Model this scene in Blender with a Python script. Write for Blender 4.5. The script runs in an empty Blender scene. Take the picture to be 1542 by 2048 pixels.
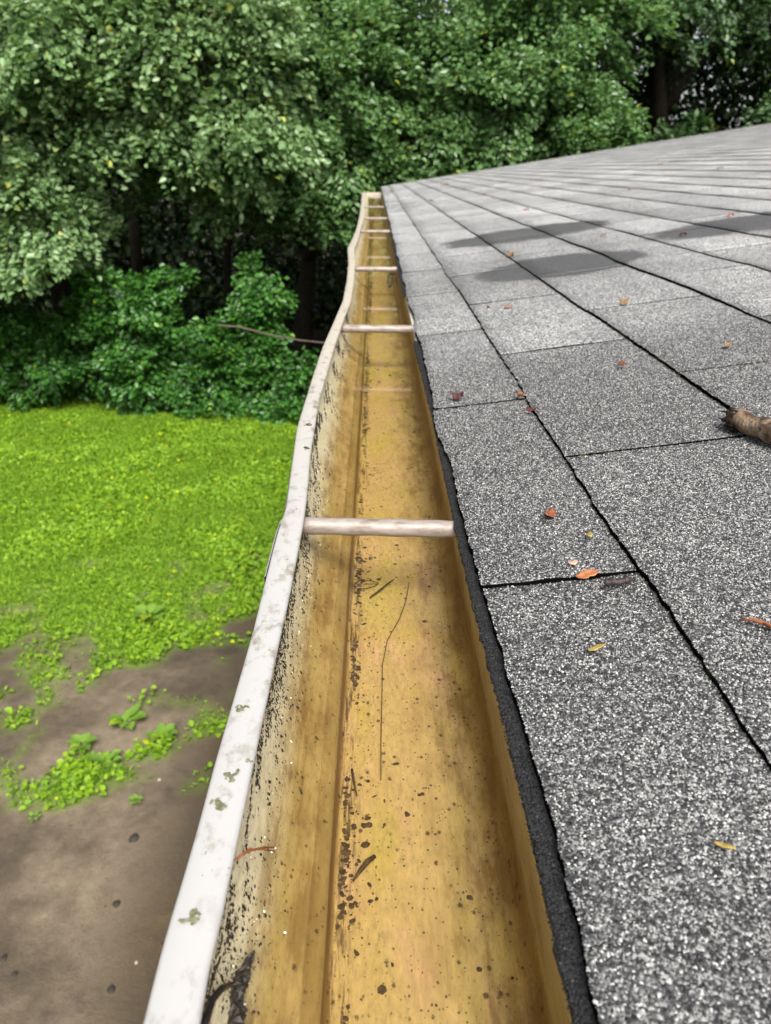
import bpy, math, random
import numpy as np
from mathutils import Vector

S = bpy.context.scene
C = S.collection
R = math.radians
rng = np.random.default_rng(7)
random.seed(7)

# ------------------------------------------------------------------ camera, light, exposure
CAMZ = 2.85                      # lens height above the soil
PITCH = R(24.2)
YAW = 0.0113
FPX = 1538.0
cam_d = bpy.data.cameras.new('camera')
cam = bpy.data.objects.new('camera', cam_d); C.objects.link(cam)
cam.location = (0, 0, CAMZ)
cam.rotation_euler = (math.pi/2 - PITCH, 0, -YAW)
cam_d.sensor_fit = 'VERTICAL'; cam_d.sensor_height = 36.0; cam_d.sensor_width = 27.1
cam_d.lens = 36.0*FPX/2048
cam_d.clip_start = 0.01; cam_d.clip_end = 3000
cam_d.dof.use_dof = True; cam_d.dof.focus_distance = 0.42; cam_d.dof.aperture_fstop = 18.0
S.camera = cam

SUN_EL, SUN_AZ = R(50), R(170)   # azimuth clockwise from +Y: behind and to the right of the lens
W = bpy.data.worlds.new('World'); S.world = W; W.use_nodes = True
wn = W.node_tree.nodes; wl = W.node_tree.links
bg = wn['Background']
sky = wn.new('ShaderNodeTexSky'); sky.sky_type = 'NISHITA'; sky.sun_disc = False
sky.sun_elevation = SUN_EL; sky.sun_rotation = SUN_AZ
sky.air_density = 1.0; sky.dust_density = 4.0; sky.ozone_density = 1.0
hs = wn.new('ShaderNodeHueSaturation'); hs.inputs['Saturation'].default_value = 0.35
wl.new(sky.outputs[0], hs.inputs['Color']); wl.new(hs.outputs[0], bg.inputs[0])
bg.inputs[1].default_value = 0.15

sun_d = bpy.data.lights.new('sun', 'SUN'); sun_d.energy = 4.5; sun_d.angle = R(26); sun_d.color = (1, .96, .9)
sun = bpy.data.objects.new('sun', sun_d); C.objects.link(sun)
sdir = Vector((math.sin(SUN_AZ)*math.cos(SUN_EL), math.cos(SUN_AZ)*math.cos(SUN_EL), math.sin(SUN_EL)))
sun.rotation_euler = (-sdir).to_track_quat('-Z', 'Y').to_euler()
sun.location = (3, -6, 14)

S.view_settings.view_transform = 'Standard'; S.view_settings.look = 'None'
S.view_settings.gamma = 1.0; S.view_settings.exposure = 0.5
S.cycles.max_bounces = 8; S.cycles.transparent_max_bounces = 12

# ------------------------------------------------------------------ helpers
def ray(px, py):
    u = (px-771)/FPX; v = (py-1024)/FPX
    sP, cP = math.sin(PITCH), math.cos(PITCH)
    x, y, z = u, cP-v*sP, -(sP+v*cP)
    c, s = math.cos(-YAW), math.sin(-YAW)
    return np.array((c*x-s*y, s*x+c*y, z))
RA, RT = 0.225, 0.15             # roof plane: height below the lens = RA - RT*x
def on_roof(px, py, lift=0.0):
    r = ray(px, py); k = -(RA-lift)/(r[2]-RT*r[0]); p = r*k; return Vector((p[0], p[1], p[2]+CAMZ))
def on_level(px, py, z):
    r = ray(px, py); p = r*(z-CAMZ)/r[2]; return Vector((p[0], p[1], z))
def roofz(x): return CAMZ-(RA-RT*x)

_lat = rng.random((64, 64, 64)).astype(np.float32)
def vnoise(p):
    p = np.asarray(p, dtype=np.float64); i = np.floor(p).astype(int); f = p-i; f = f*f*(3-2*f)
    out = 0
    for a in (0, 1):
        for b in (0, 1):
            for c in (0, 1):
                w = (f[..., 0] if a else 1-f[..., 0])*(f[..., 1] if b else 1-f[..., 1])*(f[..., 2] if c else 1-f[..., 2])
                out = out + w*_lat[(i[..., 0]+a) % 64, (i[..., 1]+b) % 64, (i[..., 2]+c) % 64]
    return out
def fbm(p, o=4):
    p = np.asarray(p, dtype=np.float64); s = 0; a = 0.5; t = 0
    for k in range(o):
        s = s + a*vnoise(p*(2**k)+k*7.3); t += a; a *= .5
    return s/t

def link(name, me, parent=None):
    o = bpy.data.objects.new(name, me); C.objects.link(o)
    if parent: o.parent = parent
    return o
def mesh(name, verts, faces, mats, parent=None, smooth=False, mi=None, uv=None, origin=None):
    """faces: list of index lists, or an (N,k) array"""
    verts = np.asarray(verts, dtype=np.float32)
    if origin is not None: verts = verts-np.asarray(origin, dtype=np.float32)
    me = bpy.data.meshes.new(name)
    if isinstance(faces, np.ndarray):
        n, k = faces.shape
        me.vertices.add(len(verts)); me.vertices.foreach_set('co', verts.ravel())
        me.loops.add(n*k); me.loops.foreach_set('vertex_index', faces.astype(np.int32).ravel())
        me.polygons.add(n)
        me.polygons.foreach_set('loop_start', np.arange(0, n*k, k, dtype=np.int32))
        me.update(calc_edges=True); me.validate()
    else:
        me.from_pydata([tuple(v) for v in verts], [], [tuple(f) for f in faces])
    for m in (mats if isinstance(mats, (list, tuple)) else [mats]): me.materials.append(m)
    if mi is not None: me.polygons.foreach_set('material_index', np.asarray(mi, dtype=np.int32))
    if smooth: me.polygons.foreach_set('use_smooth', np.ones(len(me.polygons), dtype=bool))
    if uv is not None:
        l = me.uv_layers.new(name='UVMap'); vi = np.empty(len(me.loops), dtype=np.int32)
        me.loops.foreach_get('vertex_index', vi)
        l.data.foreach_set('uv', np.asarray(uv, dtype=np.float32)[vi].ravel())
    me.update()
    o = link(name, me, parent)
    if origin is not None and parent is None: o.location = origin
    elif origin is not None: o.location = Vector(origin)-parent.location
    return o
def tag(o, label=None, cat=None, group=None, kind=None):
    if label: o['label'] = label
    if cat: o['category'] = cat
    if group: o['group'] = group
    if kind: o['kind'] = kind
    return o
def thing(name, loc, label, cat, group=None):
    o = bpy.data.objects.new(name, None); C.objects.link(o); o.location = loc; o.empty_display_size = .05
    return tag(o, label, cat, group)

class MB:
    def __init__(s): s.v = []; s.f = []
    def add(s, v, f):
        b = len(s.v); s.v += [tuple(p) for p in v]; s.f += [tuple(i+b for i in q) for q in f]
    def box(s, x0, x1, y0, y1, z0, z1):
        s.add([(x0,y0,z0),(x1,y0,z0),(x1,y1,z0),(x0,y1,z0),(x0,y0,z1),(x1,y0,z1),(x1,y1,z1),(x0,y1,z1)],
              [(0,3,2,1),(4,5,6,7),(0,1,5,4),(1,2,6,5),(2,3,7,6),(3,0,4,7)])
    def tube(s, pts, rad, n=8, jit=0.0, cap=True):
        pts = [Vector(p) for p in pts]; m = len(pts); V = []
        up = Vector((0.31, 0.17, 0.93))
        for i, p in enumerate(pts):
            t = (pts[min(i+1, m-1)]-pts[max(i-1, 0)]).normalized()
            a = t.cross(up)
            if a.length < 1e-3: a = t.cross(Vector((1, 0, 0)))
            a.normalize(); b = t.cross(a)
            r = rad[i] if hasattr(rad, '__len__') else rad
            for k in range(n):
                an = 2*math.pi*k/n; rr = r*(1+random.uniform(-jit, jit))
                V.append(p+a*(math.cos(an)*rr)+b*(math.sin(an)*rr))
        F = [(i*n+k, i*n+(k+1) % n, (i+1)*n+(k+1) % n, (i+1)*n+k) for i in range(m-1) for k in range(n)]
        if cap: F += [tuple(range(n))[::-1], tuple((m-1)*n+k for k in range(n))]
        s.add(V, F)
    def build(s, name, mat, parent=None, smooth=False, origin=None):
        return mesh(name, s.v, s.f, mat, parent, smooth, origin=origin)

# ------------------------------------------------------------------ node helpers
class N:
    def __init__(s, name):
        s.m = bpy.data.materials.new(name); s.m.use_nodes = True; s.t = s.m.node_tree
        s.n = s.t.nodes; s.bsdf = s.n['Principled BSDF']; s.out = s.n['Material Output']
    def new(s, typ, **kw):
        x = s.n.new(typ)
        for k, v in kw.items(): setattr(x, k, v)
        return x
    def set(s, x, i, v):
        if hasattr(v, 'is_linked') or isinstance(v, bpy.types.NodeSocket): s.t.links.new(v, x.inputs[i])
        elif v is not None: x.inputs[i].default_value = v
    def math(s, op, a, b=0.0, c=None, clamp=False):
        x = s.new('ShaderNodeMath', operation=op); x.use_clamp = clamp
        s.set(x, 0, a); s.set(x, 1, b)
        if c is not None: s.set(x, 2, c)
        return x.outputs[0]
    def noise(s, vec, scale, detail=4, rough=.55, dist=0):
        x = s.new('ShaderNodeTexNoise'); s.set(x, 'Vector', vec); s.set(x, 'Scale', scale)
        s.set(x, 'Detail', detail); s.set(x, 'Roughness', rough); s.set(x, 'Distortion', dist); return x.outputs[0]
    def voro(s, vec, scale, feature='F1'):
        x = s.new('ShaderNodeTexVoronoi', feature=feature); s.set(x, 'Vector', vec); s.set(x, 'Scale', scale); return x
    def ramp(s, fac, stops, interp='LINEAR'):
        x = s.new('ShaderNodeValToRGB'); x.color_ramp.interpolation = interp
        e = x.color_ramp.elements
        while len(e) < len(stops): e.new(.5)
        for el, (p, c) in zip(e, stops):
            el.position = p; el.color = (c, c, c, 1) if not hasattr(c, '__len__') else (*c, 1)
        s.set(x, 'Fac', fac); return x.outputs[0]
    def mix(s, fac, a, b, mode='MIX'):
        x = s.new('ShaderNodeMix', data_type='RGBA', blend_type=mode)
        s.set(x, 0, fac)
        for i, v in ((6, a), (7, b)):
            if isinstance(v, tuple) and len(v) == 3: v = (*v, 1)
            s.set(x, i, v)
        return x.outputs[2]
    def coord(s, which='Object'): return s.new('ShaderNodeTexCoord').outputs[which]
    def mapping(s, vec, scale=(1, 1, 1), loc=(0, 0, 0)):
        x = s.new('ShaderNodeMapping'); s.set(x, 'Vector', vec); s.set(x, 'Scale', scale); s.set(x, 'Location', loc); return x.outputs[0]
    def sep(s, vec):
        x = s.new('ShaderNodeSeparateXYZ'); s.set(x, 0, vec); return x.outputs
    def smooth(s, v, a, b):
        x = s.new('ShaderNodeMapRange', interpolation_type='SMOOTHSTEP'); s.set(x, 0, v); s.set(x, 1, a); s.set(x, 2, b); return x.outputs[0]
    def bump(s, h, strength=.3, dist=.002):
        x = s.new('ShaderNodeBump'); s.set(x, 'Height', h); s.set(x, 'Strength', strength); s.set(x, 'Distance', dist); return x.outputs[0]
    def P(s, **kw):
        for k, v in kw.items():
            k = k.replace('_', ' ')
            if isinstance(v, tuple) and len(v) == 3: v = (*v, 1)
            s.set(s.bsdf, k, v)
        return s.m

def simple(name, col, rough=.7, var=.35, scale=60, spec=.4, bump=.2, bd=.001):
    n = N(name); c = n.coord(); f = n.noise(c, scale, 5)
    lo = tuple(a*(1-var) for a in col); hi = tuple(min(1, a*(1+var)) for a in col)
    col_ = n.ramp(f, [(.3, lo), (.7, hi)])
    return n.P(Base_Color=col_, Roughness=rough, Specular_IOR_Level=spec, Normal=n.bump(f, bump, bd))

# ------------------------------------------------------------------ materials
def mat_shingle(name, dark=False):
    n = N(name); c = n.coord()
    warp = n.mix(.0012, c, n.new('ShaderNodeTexNoise').outputs[1], 'ADD')
    v = n.voro(c, 760); r = n.sep(v.outputs['Color'])[0]
    v2 = n.voro(n.mapping(c, loc=(3.1, 1.7, .4)), 1150); r2 = n.sep(v2.outputs['Color'])[1]
    g = n.math('ADD', n.math('MULTIPLY', r, .7), n.math('MULTIPLY', r2, .3))
    if dark:
        col = n.ramp(g, [(0, .003), (.45, .010), (.8, .030), (1, .09)])
        return n.P(Base_Color=col, Roughness=.8, Specular_IOR_Level=.3, Normal=n.bump(v.outputs['Distance'], .7, -.0012))
    col = n.ramp(g, [(.14, (.008,.008,.010)), (.32, (.036,.036,.038)), (.48, (.095,.095,.097)), (.64, (.23,.23,.228)), (.84, (.60,.60,.585))])
    # weathering: broad darker and lighter blotches where granules have washed off, plus fine streaks across the slope
    b = n.noise(n.mapping(c, (6, 2.2, 1)), 1.0, 5, .6)
    col = n.mix(1.0, col, n.ramp(b, [(.3, .66), (.5, .95), (.72, 1.18)]), 'MULTIPLY')
    w = n.noise(n.mapping(c, (1.2, 9, 1)), 1.0, 4, .6)
    col = n.mix(1.0, col, n.ramp(w, [(.3, .84), (.7, 1.12)]), 'MULTIPLY')
    # grazing-view brightness painted into the colour: dark near the lens, paler further away
    graze_tone = n.math('ADD', n.sep(c)[1], n.math('ADD', n.math('MULTIPLY', n.math('SUBTRACT', b, .5), .9), n.math('MULTIPLY', n.sep(c)[0], .35)))
    col = n.mix(1.0, col, n.ramp(n.math('DIVIDE', graze_tone, 3.0), [(.05, .80), (.20, .95), (.38, 1.3), (.65, 1.65), (1.0, 1.9)]), 'MULTIPLY')
    at = n.new('ShaderNodeAttribute', attribute_name='tone'); col = n.mix(1.0, col, at.outputs['Fac'], 'MULTIPLY')
    # wet, worn patches; positions on the roof in metres
    xyz = n.sep(c); wob = n.noise(n.mapping(c, (9, 14, 9)), 1.0, 8, .78)
    tot = None
    for (px, py, rx, ry) in PATCHES:
        dx = n.math('DIVIDE', n.math('SUBTRACT', xyz[0], px), rx); dy = n.math('DIVIDE', n.math('SUBTRACT', xyz[1], py), ry)
        d = n.math('ADD', n.math('POWER', n.math('ABSOLUTE', dx), 2.0), n.math('POWER', n.math('ABSOLUTE', dy), 2.0))
        d = n.math('ADD', d, n.math('MULTIPLY', n.math('SUBTRACT', wob, .5), 2.3))
        d = n.math('ADD', d, n.math('MULTIPLY', n.math('SUBTRACT', r2, .5), .5))
        k = n.smooth(d, 1.42, 1.26)
        tot = k if tot is None else n.math('MAXIMUM', tot, k)
    spk = n.ramp(r, [(.86, 0), (.9, 1)])
    wetcol = n.mix(n.math('MULTIPLY', spk, .45), (.045, .044, .046), (.3, .3, .3))
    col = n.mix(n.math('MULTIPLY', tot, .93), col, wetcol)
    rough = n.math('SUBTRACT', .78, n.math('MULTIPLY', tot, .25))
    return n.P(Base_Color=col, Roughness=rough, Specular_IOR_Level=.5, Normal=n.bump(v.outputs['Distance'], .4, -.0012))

def _pt(px, py): p = on_roof(px, py); return p.x, p.y
_a = _pt(1045, 470); _b = _pt(1120, 533); _c = _pt(1500, 448)
PATCHES = [(_a[0], _a[1], .19, .15), (_b[0], _b[1], .14, .125), (_c[0]+.03, _c[1], .22, .12)]

def mat_butt():
    n = N('shingle_edge'); c = n.coord()
    f = n.noise(c, 9, 4, .6); g = n.noise(c, 300, 3)
    col = n.mix(n.math('MULTIPLY', n.smooth(f, .58, .68), n.smooth(g, .4, .6)), (.0025, .0025, .0025), (.030, .045, .006))
    return n.P(Base_Color=col, Roughness=1.0, Specular_IOR_Level=0.0)

def mat_lip():
    n = N('lip_paint'); c = n.coord(); xyz = n.sep(c)
    s = n.noise(n.mapping(c, (90, 55, 90)), 1.0, 6, .7)
    b = n.noise(n.mapping(c, (5, 3.2, 5)), 1.0, 3)
    far = n.smooth(xyz[1], .25, 1.4)
    col = n.mix(n.math('MULTIPLY', far, .8), (.365, .358, .35), (.40, .355, .28))
    dirt = n.math('MULTIPLY', n.smooth(s, .50, .66), n.smooth(b, .36, .56))
    col = n.mix(n.math('MULTIPLY', dirt, .8), col, (.15, .122, .08))
    spot = n.math('MULTIPLY', n.smooth(n.noise(n.mapping(c, (420, 420, 420)), 1.0, 2), .68, .73), n.smooth(n.noise(c, 14, 3), .5, .6))
    col = n.mix(n.math('MULTIPLY', spot, .85), col, (.06, .05, .04))
    return n.P(Base_Color=col, Roughness=.5, Specular_IOR_Level=.4, Normal=n.bump(s, .06, .001))

def mat_trough():
    n = N('stained_gutter_paint'); c = n.coord()
    uv = n.new('ShaderNodeUVMap', uv_map='UVMap').outputs[0]; u, v, _ = n.sep(uv)
    # u runs across the profile in decimetres from the lip; v along the run in metres
    warp = n.noise(n.mapping(uv, (4, 9, 1)), 1.0, 4)
    uw = n.math('ADD', u, n.math('MULTIPLY', n.math('SUBTRACT', warp, .5), .10))
    U2 = lambda stops: [(a/2.5, b) for a, b in stops]
    un = n.math('DIVIDE', u, 2.5); uwn = n.math('DIVIDE', uw, 2.5)
    streak = n.noise(n.mapping(uv, (15, 7, 1)), 1.0, 6, .7)
    fine = n.noise(n.mapping(uv, (42, 130, 1)), 1.0, 7, .8)
    blot = n.noise(n.mapping(uv, (4, 13, 1)), 1.0, 6, .65)
    soft = n.noise(n.mapping(uv, (7, 26, 1), (3, 1, 0)), 1.0, 7, .72)
    wall = n.ramp(uwn, U2([(.0, (.80,.74,.56)), (.28, (.76,.69,.47)), (.39, (.58,.48,.25)), (.48, (.40,.285,.09)), (.55, (.40,.275,.085)), (.66, (.46,.325,.11)), (.72, (.50,.36,.13)),
                       (.9, (.60,.42,.155)), (1.35, (.61,.445,.18)), (1.52, (.54,.40,.16)), (1.62, (.36,.24,.075)), (1.80, (.36,.25,.08)), (2.1, (.44,.33,.12)), (2.35, (.48,.38,.15))]))
    floorm = n.ramp(un, U2([(.80, 0), (.88, 1), (1.52, 1), (1.62, .3)]))
    col = wall
    # pale pinkish, yellow and cloudy drifts on the floor
    col = n.mix(n.math('MULTIPLY', n.math('MULTIPLY', n.smooth(blot, .50, .70), floorm), .75), col, (.70, .44, .25))
    col = n.mix(n.math('MULTIPLY', n.math('MULTIPLY', n.smooth(n.noise(n.mapping(uv, (3, 9, 1), (4, 2, 0)), 1.0, 4), .48, .66), floorm), .7), col, (.56, .44, .10))
    col = n.mix(1.0, col, n.ramp(streak, [(.3, .90), (.7, 1.06)]), 'MULTIPLY')
    col = n.mix(1.0, col, n.ramp(fine, [(.36, .66), (.64, 1.2)]), 'MULTIPLY')
    # brown rubbed stains, strongest on the slanted panel and beside the rear corner
    zone = n.ramp(un, U2([(.22, .0), (.42, .85), (.62, .7), (.72, .15), (.9, .12), (1.2, .2), (1.38, .65), (1.54, .8), (1.75, .8), (2.0, .55), (2.4, .4)]))
    br = n.math('MULTIPLY', n.smooth(n.math('ADD', n.math('ADD', n.math('MULTIPLY', fine, .35), n.math('MULTIPLY', streak, .25)), n.math('MULTIPLY', soft, .4)), .455, .565), zone)
    col = n.mix(n.math('MULTIPLY', br, .95), col, (.15, .072, .013))
    # the little upright step beside the floor holds the darkest amber film
    rs = n.ramp(uwn, U2([(.715, 0), (.735, .8), (.83, .85), (.855, 0)]))
    col = n.mix(rs, col, n.ramp(soft, [(.35, (.16, .066, .012)), (.65, (.30, .15, .025))]))
    # silt line settled in the corner of the floor
    cl = n.math('MULTIPLY', n.smooth(n.math('ABSOLUTE', n.math('SUBTRACT', uw, .885)), .075, .01),
                n.smooth(n.noise(n.mapping(uv, (30, 26, 1)), 1.0, 5, .75), .46, .60))
    col = n.mix(n.math('MULTIPLY', cl, .85), col, (.06, .026, .010))
    # specks: densest on the upper wall and towards the corner
    dens = n.ramp(un, U2([(.02, .62), (.25, .52), (.42, .36), (.70, .36), (.80, .5), (.90, .72), (1.05, .54), (1.35, .44), (1.6, .46), (2.2, .42)]))
    spw = n.noise(n.mapping(uv, (6, 22, 1), (9, 0, 0)), 1.0, 5, .65)
    wv = n.new('ShaderNodeTexNoise'); n.set(wv, 'Vector', n.mapping(uv, (60, 420, 1))); n.set(wv, 'Detail', 3.0)
    spk = None
    for sc_, off_ in ((34, 0.0), (70, 7.3)):
        vv = n.mix(.9, n.mapping(uv, (sc_, sc_*8, 1), (off_, off_*2, 0)), wv.outputs[1], 'ADD')
        vo = n.voro(vv, 1.0); vc = n.sep(vo.outputs['Color'])
        size = n.math('MULTIPLY', n.math('POWER', vc[0], 3.0), .46)
        pres = n.smooth(n.math('SUBTRACT', n.math('ADD', n.math('MULTIPLY', dens, .75), n.math('MULTIPLY', spw, .9)), vc[1]), .22, .30)
        k = n.math('MULTIPLY', n.smooth(n.math('SUBTRACT', size, vo.outputs['Distance']), .0, .07), pres)
        spk = k if spk is None else n.math('MAXIMUM', spk, k)
    col = n.mix(n.math('MULTIPLY', spk, .85), col, (.055, .028, .009))
    col = n.mix(1.0, col, (.72, .70, .66), 'MULTIPLY')
    h = n.math('ADD', fine, spk)
    return n.P(Base_Color=col, Roughness=.55, Specular_IOR_Level=.35, Normal=n.bump(h, .12, .001))

def mat_ferrule():
    n = N('ferrule_metal'); c = n.coord(); f = n.noise(n.mapping(c, (60, 160, 160)), 1.0, 5, .65)
    col = n.ramp(f, [(.3, (.13,.10,.08)), (.5, (.25,.21,.185)), (.75, (.33,.295,.27))])
    g = n.smooth(n.noise(c, 90, 3), .60, .72); col = n.mix(n.math('MULTIPLY', g, .5), col, (.22, .16, .11))
    return n.P(Base_Color=col, Roughness=.5, Metallic=.15, Normal=n.bump(f, .1, .001))

def mat_water():
    n = N('clear_water'); c = n.coord()
    tr = n.new('ShaderNodeBsdfTransparent'); tr.inputs[0].default_value = (.97, .955, .90, 1)
    gl = n.new('ShaderNodeBsdfGlossy'); gl.inputs['Roughness'].default_value = .015
    fr = n.new('ShaderNodeFresnel'); fr.inputs['IOR'].default_value = 1.33
    nb = n.bump(n.noise(n.mapping(c, (9, 3, 1)), 1.0, 2), .02, .01)
    n.t.links.new(nb, gl.inputs['Normal'])
    f = n.math('MULTIPLY', fr.outputs[0], .85)
    mx = n.new('ShaderNodeMixShader'); n.set(mx, 0, f); n.t.links.new(tr.outputs[0], mx.inputs[1]); n.t.links.new(gl.outputs[0], mx.inputs[2])
    n.t.links.new(mx.outputs[0], n.out.inputs[0]); return n.m

def mat_leaf(name, dark, mid, light, yellow=.02, rough=.42, trans=.25, spec=.5):
    n = N(name); g = n.new('ShaderNodeNewGeometry'); rnd = g.outputs['Random Per Island']
    col = n.ramp(rnd, [(0, dark), (.5, mid), (1-yellow-.02, light), (1-yellow, (light[0]*1.9+.03, light[1]*1.35+.02, light[2]*.6))])
    n.P(Base_Color=col, Roughness=rough, Specular_IOR_Level=spec)
    tl = n.new('ShaderNodeBsdfTranslucent'); n.set(tl, 0, n.mix(.5, col, (light[0]*1.2, light[1]*1.3, light[2]*.5)))
    mx = n.new('ShaderNodeMixShader'); mx.inputs[0].default_value = trans
    n.t.links.new(n.bsdf.outputs[0], mx.inputs[1]); n.t.links.new(tl.outputs[0], mx.inputs[2]); n.t.links.new(mx.outputs[0], n.out.inputs[0])
    return n.m

def mat_ground():
    n = N('soil_and_turf'); c = n.coord()
    a = n.noise(n.mapping(c, (1.1, 1.1, 1)), 1.0, 5, .6); b = n.noise(c, 14, 6, .7); d = n.noise(c, 120, 3, .6)
    soil = n.ramp(a, [(.32, (.040,.031,.021)), (.48, (.088,.068,.046)), (.62, (.175,.138,.096))])
    soil = n.mix(1.0, soil, n.ramp(b, [(.3, .72), (.7, 1.2)]), 'MULTIPLY')
    soil = n.mix(1.0, soil, n.ramp(d, [(.3, .85), (.7, 1.12)]), 'MULTIPLY')
    st = n.math('MULTIPLY', n.smooth(n.noise(c, 34, 2), .68, .74), n.smooth(n.noise(c, 3, 2), .42, .6))
    soil = n.mix(n.math('MULTIPLY', st, .7), soil, (.045, .034, .026))
    # soft eave shade painted into the soil colour along the gutter
    eave_shade = n.math('ADD', n.sep(c)[0], n.math('ADD', n.math('MULTIPLY', n.math('SUBTRACT', a, .5), 1.6), n.math('MULTIPLY', n.math('SUBTRACT', b, .5), .35)))
    soil = n.mix(n.smooth(eave_shade, -1.10, -.72), soil, n.mix(1.0, soil, (.50, .46, .38), 'MULTIPLY'))
    at = n.new('ShaderNodeAttribute', attribute_name='turf')
    turf = n.ramp(n.noise(c, 25, 4), [(.3, (.08,.15,.012)), (.7, (.14,.24,.016))])
    col = n.mix(at.outputs['Fac'], soil, turf)
    wy_ = n.math('ADD', n.sep(c)[1], n.math('MULTIPLY', b, .8))
    col = n.mix(n.smooth(wy_, 10.1, 10.7), col, (.022, .017, .010))   # leaf litter under the trees
    return n.P(Base_Color=col, Roughness=.9, Specular_IOR_Level=.25, Normal=n.bump(n.math('ADD', b, n.math('MULTIPLY', d, .3)), .5, .02))

M = {}
M['shingle'] = mat_shingle('granule_shingle'); M['starter'] = mat_shingle('dark_starter', True); M['butt'] = mat_butt()
M['lip'] = mat_lip(); M['trough'] = mat_trough(); M['ferrule'] = mat_ferrule(); M['water'] = mat_water()
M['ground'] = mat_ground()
M['outer'] = simple('gutter_outside_paint', (.7, .68, .63), .5, .1, 30)
M['trim'] = simple('trim_paint', (.62, .58, .5), .6, .15, 25)
M['wall'] = simple('wall_siding', (.5, .48, .43), .8, .1, 8)
M['bark'] = simple('bark', (.030, .024, .018), .9, .5, 30, .2, .6, .02)
M['twig'] = simple('twig_bark', (.16, .115, .075), .85, .4, 60, .2, .4, .005)
M['deadwood'] = simple('dead_wood', (.10, .08, .062), .9, .4, 40)
M['black'] = simple('wet_black_debris', (.012, .010, .009), .35, .5, 120, .5, .5, .001)
M['leaf_pale'] = mat_leaf('pale_tree_leaf', (.115,.205,.076), (.175,.285,.115), (.245,.36,.17), .003, .34, .34)
M['leaf_green'] = mat_leaf('green_tree_leaf', (.062,.135,.042), (.096,.19,.060), (.145,.255,.088), .006, .36, .34)
M['leaf_mid'] = mat_leaf('deep_green_leaf', (.030,.070,.026), (.052,.110,.038), (.09,.165,.058), .006, .40, .28)
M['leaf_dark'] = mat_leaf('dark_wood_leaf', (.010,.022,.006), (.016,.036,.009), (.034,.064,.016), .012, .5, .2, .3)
M['leaf_shrub'] = mat_leaf('shrub_leaf', (.026,.085,.015), (.046,.145,.024), (.08,.22,.036), .004, .36, .3)
M['lawn'] = mat_leaf('lawn_leaf', (.090,.190,.012), (.170,.315,.014), (.25,.39,.022), .004, .55, .3, .3)
M['weed'] = mat_leaf('weed_leaf', (.09,.18,.02), (.135,.25,.028), (.18,.31,.04), .02, .5, .3, .4)

# ------------------------------------------------------------------ ground
def turf_mask(x, y):
    p = np.stack([x*1.3, y*1.3, np.zeros_like(x)], -1)
    nz = fbm(p, 5)-.5; nf = fbm(p*4+11, 3)-.5
    edge = 3.35+.55*np.clip((x+2.0)/.7, 0, 1)-.45*np.clip((x+1.15)/.35, 0, 1)
    m = (y-edge)*.85+nz*2.8+nf*2.4
    # band of weeds crossing the bare soil
    d = np.abs(y-(3.18+.5*(x+1.43)))
    m = np.maximum(m, .55-d*3.0+nz*2.6+nf*2.4-.22)
    return np.clip(m*1.2, 0, 1)
def axis(a, b, step, far):
    core = list(np.arange(a, b+1e-6, step)); w = step; p = core[0]; lo = []
    while p > -far: w *= 1.5; p -= w; lo.append(p)
    w = step; p = core[-1]; hi = []
    while p < far: w *= 1.5; p += w; hi.append(p)
    return np.array(lo[::-1]+core+hi)
gx = axis(-6.0, 0.4, .05, 400); gy = axis(1.2, 10.5, .05, 400)
GX, GY = np.meshgrid(gx, gy)
def ground_z(x, y):
    p = np.stack([x*1.7, y*1.7, np.zeros_like(x)+3.3], -1)
    near = np.exp(-((np.abs(x)+np.abs(y-5))/14.0)**2)
    return (fbm(p, 4)-.5)*.10*near
GZ = ground_z(GX, GY)
nxg, nyg = len(gx), len(gy)
ii = np.arange(nxg*nyg).reshape(nyg, nxg)
gf = np.stack([ii[:-1, :-1], ii[:-1, 1:], ii[1:, 1:], ii[1:, :-1]], -1).reshape(-1, 4)
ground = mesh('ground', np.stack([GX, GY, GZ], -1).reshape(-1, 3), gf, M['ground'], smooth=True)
at = ground.data.attributes.new('turf', 'FLOAT', 'POINT'); at.data.foreach_set('value', turf_mask(GX, GY).ravel().astype(np.float32))
tag(ground, kind='structure')

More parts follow.
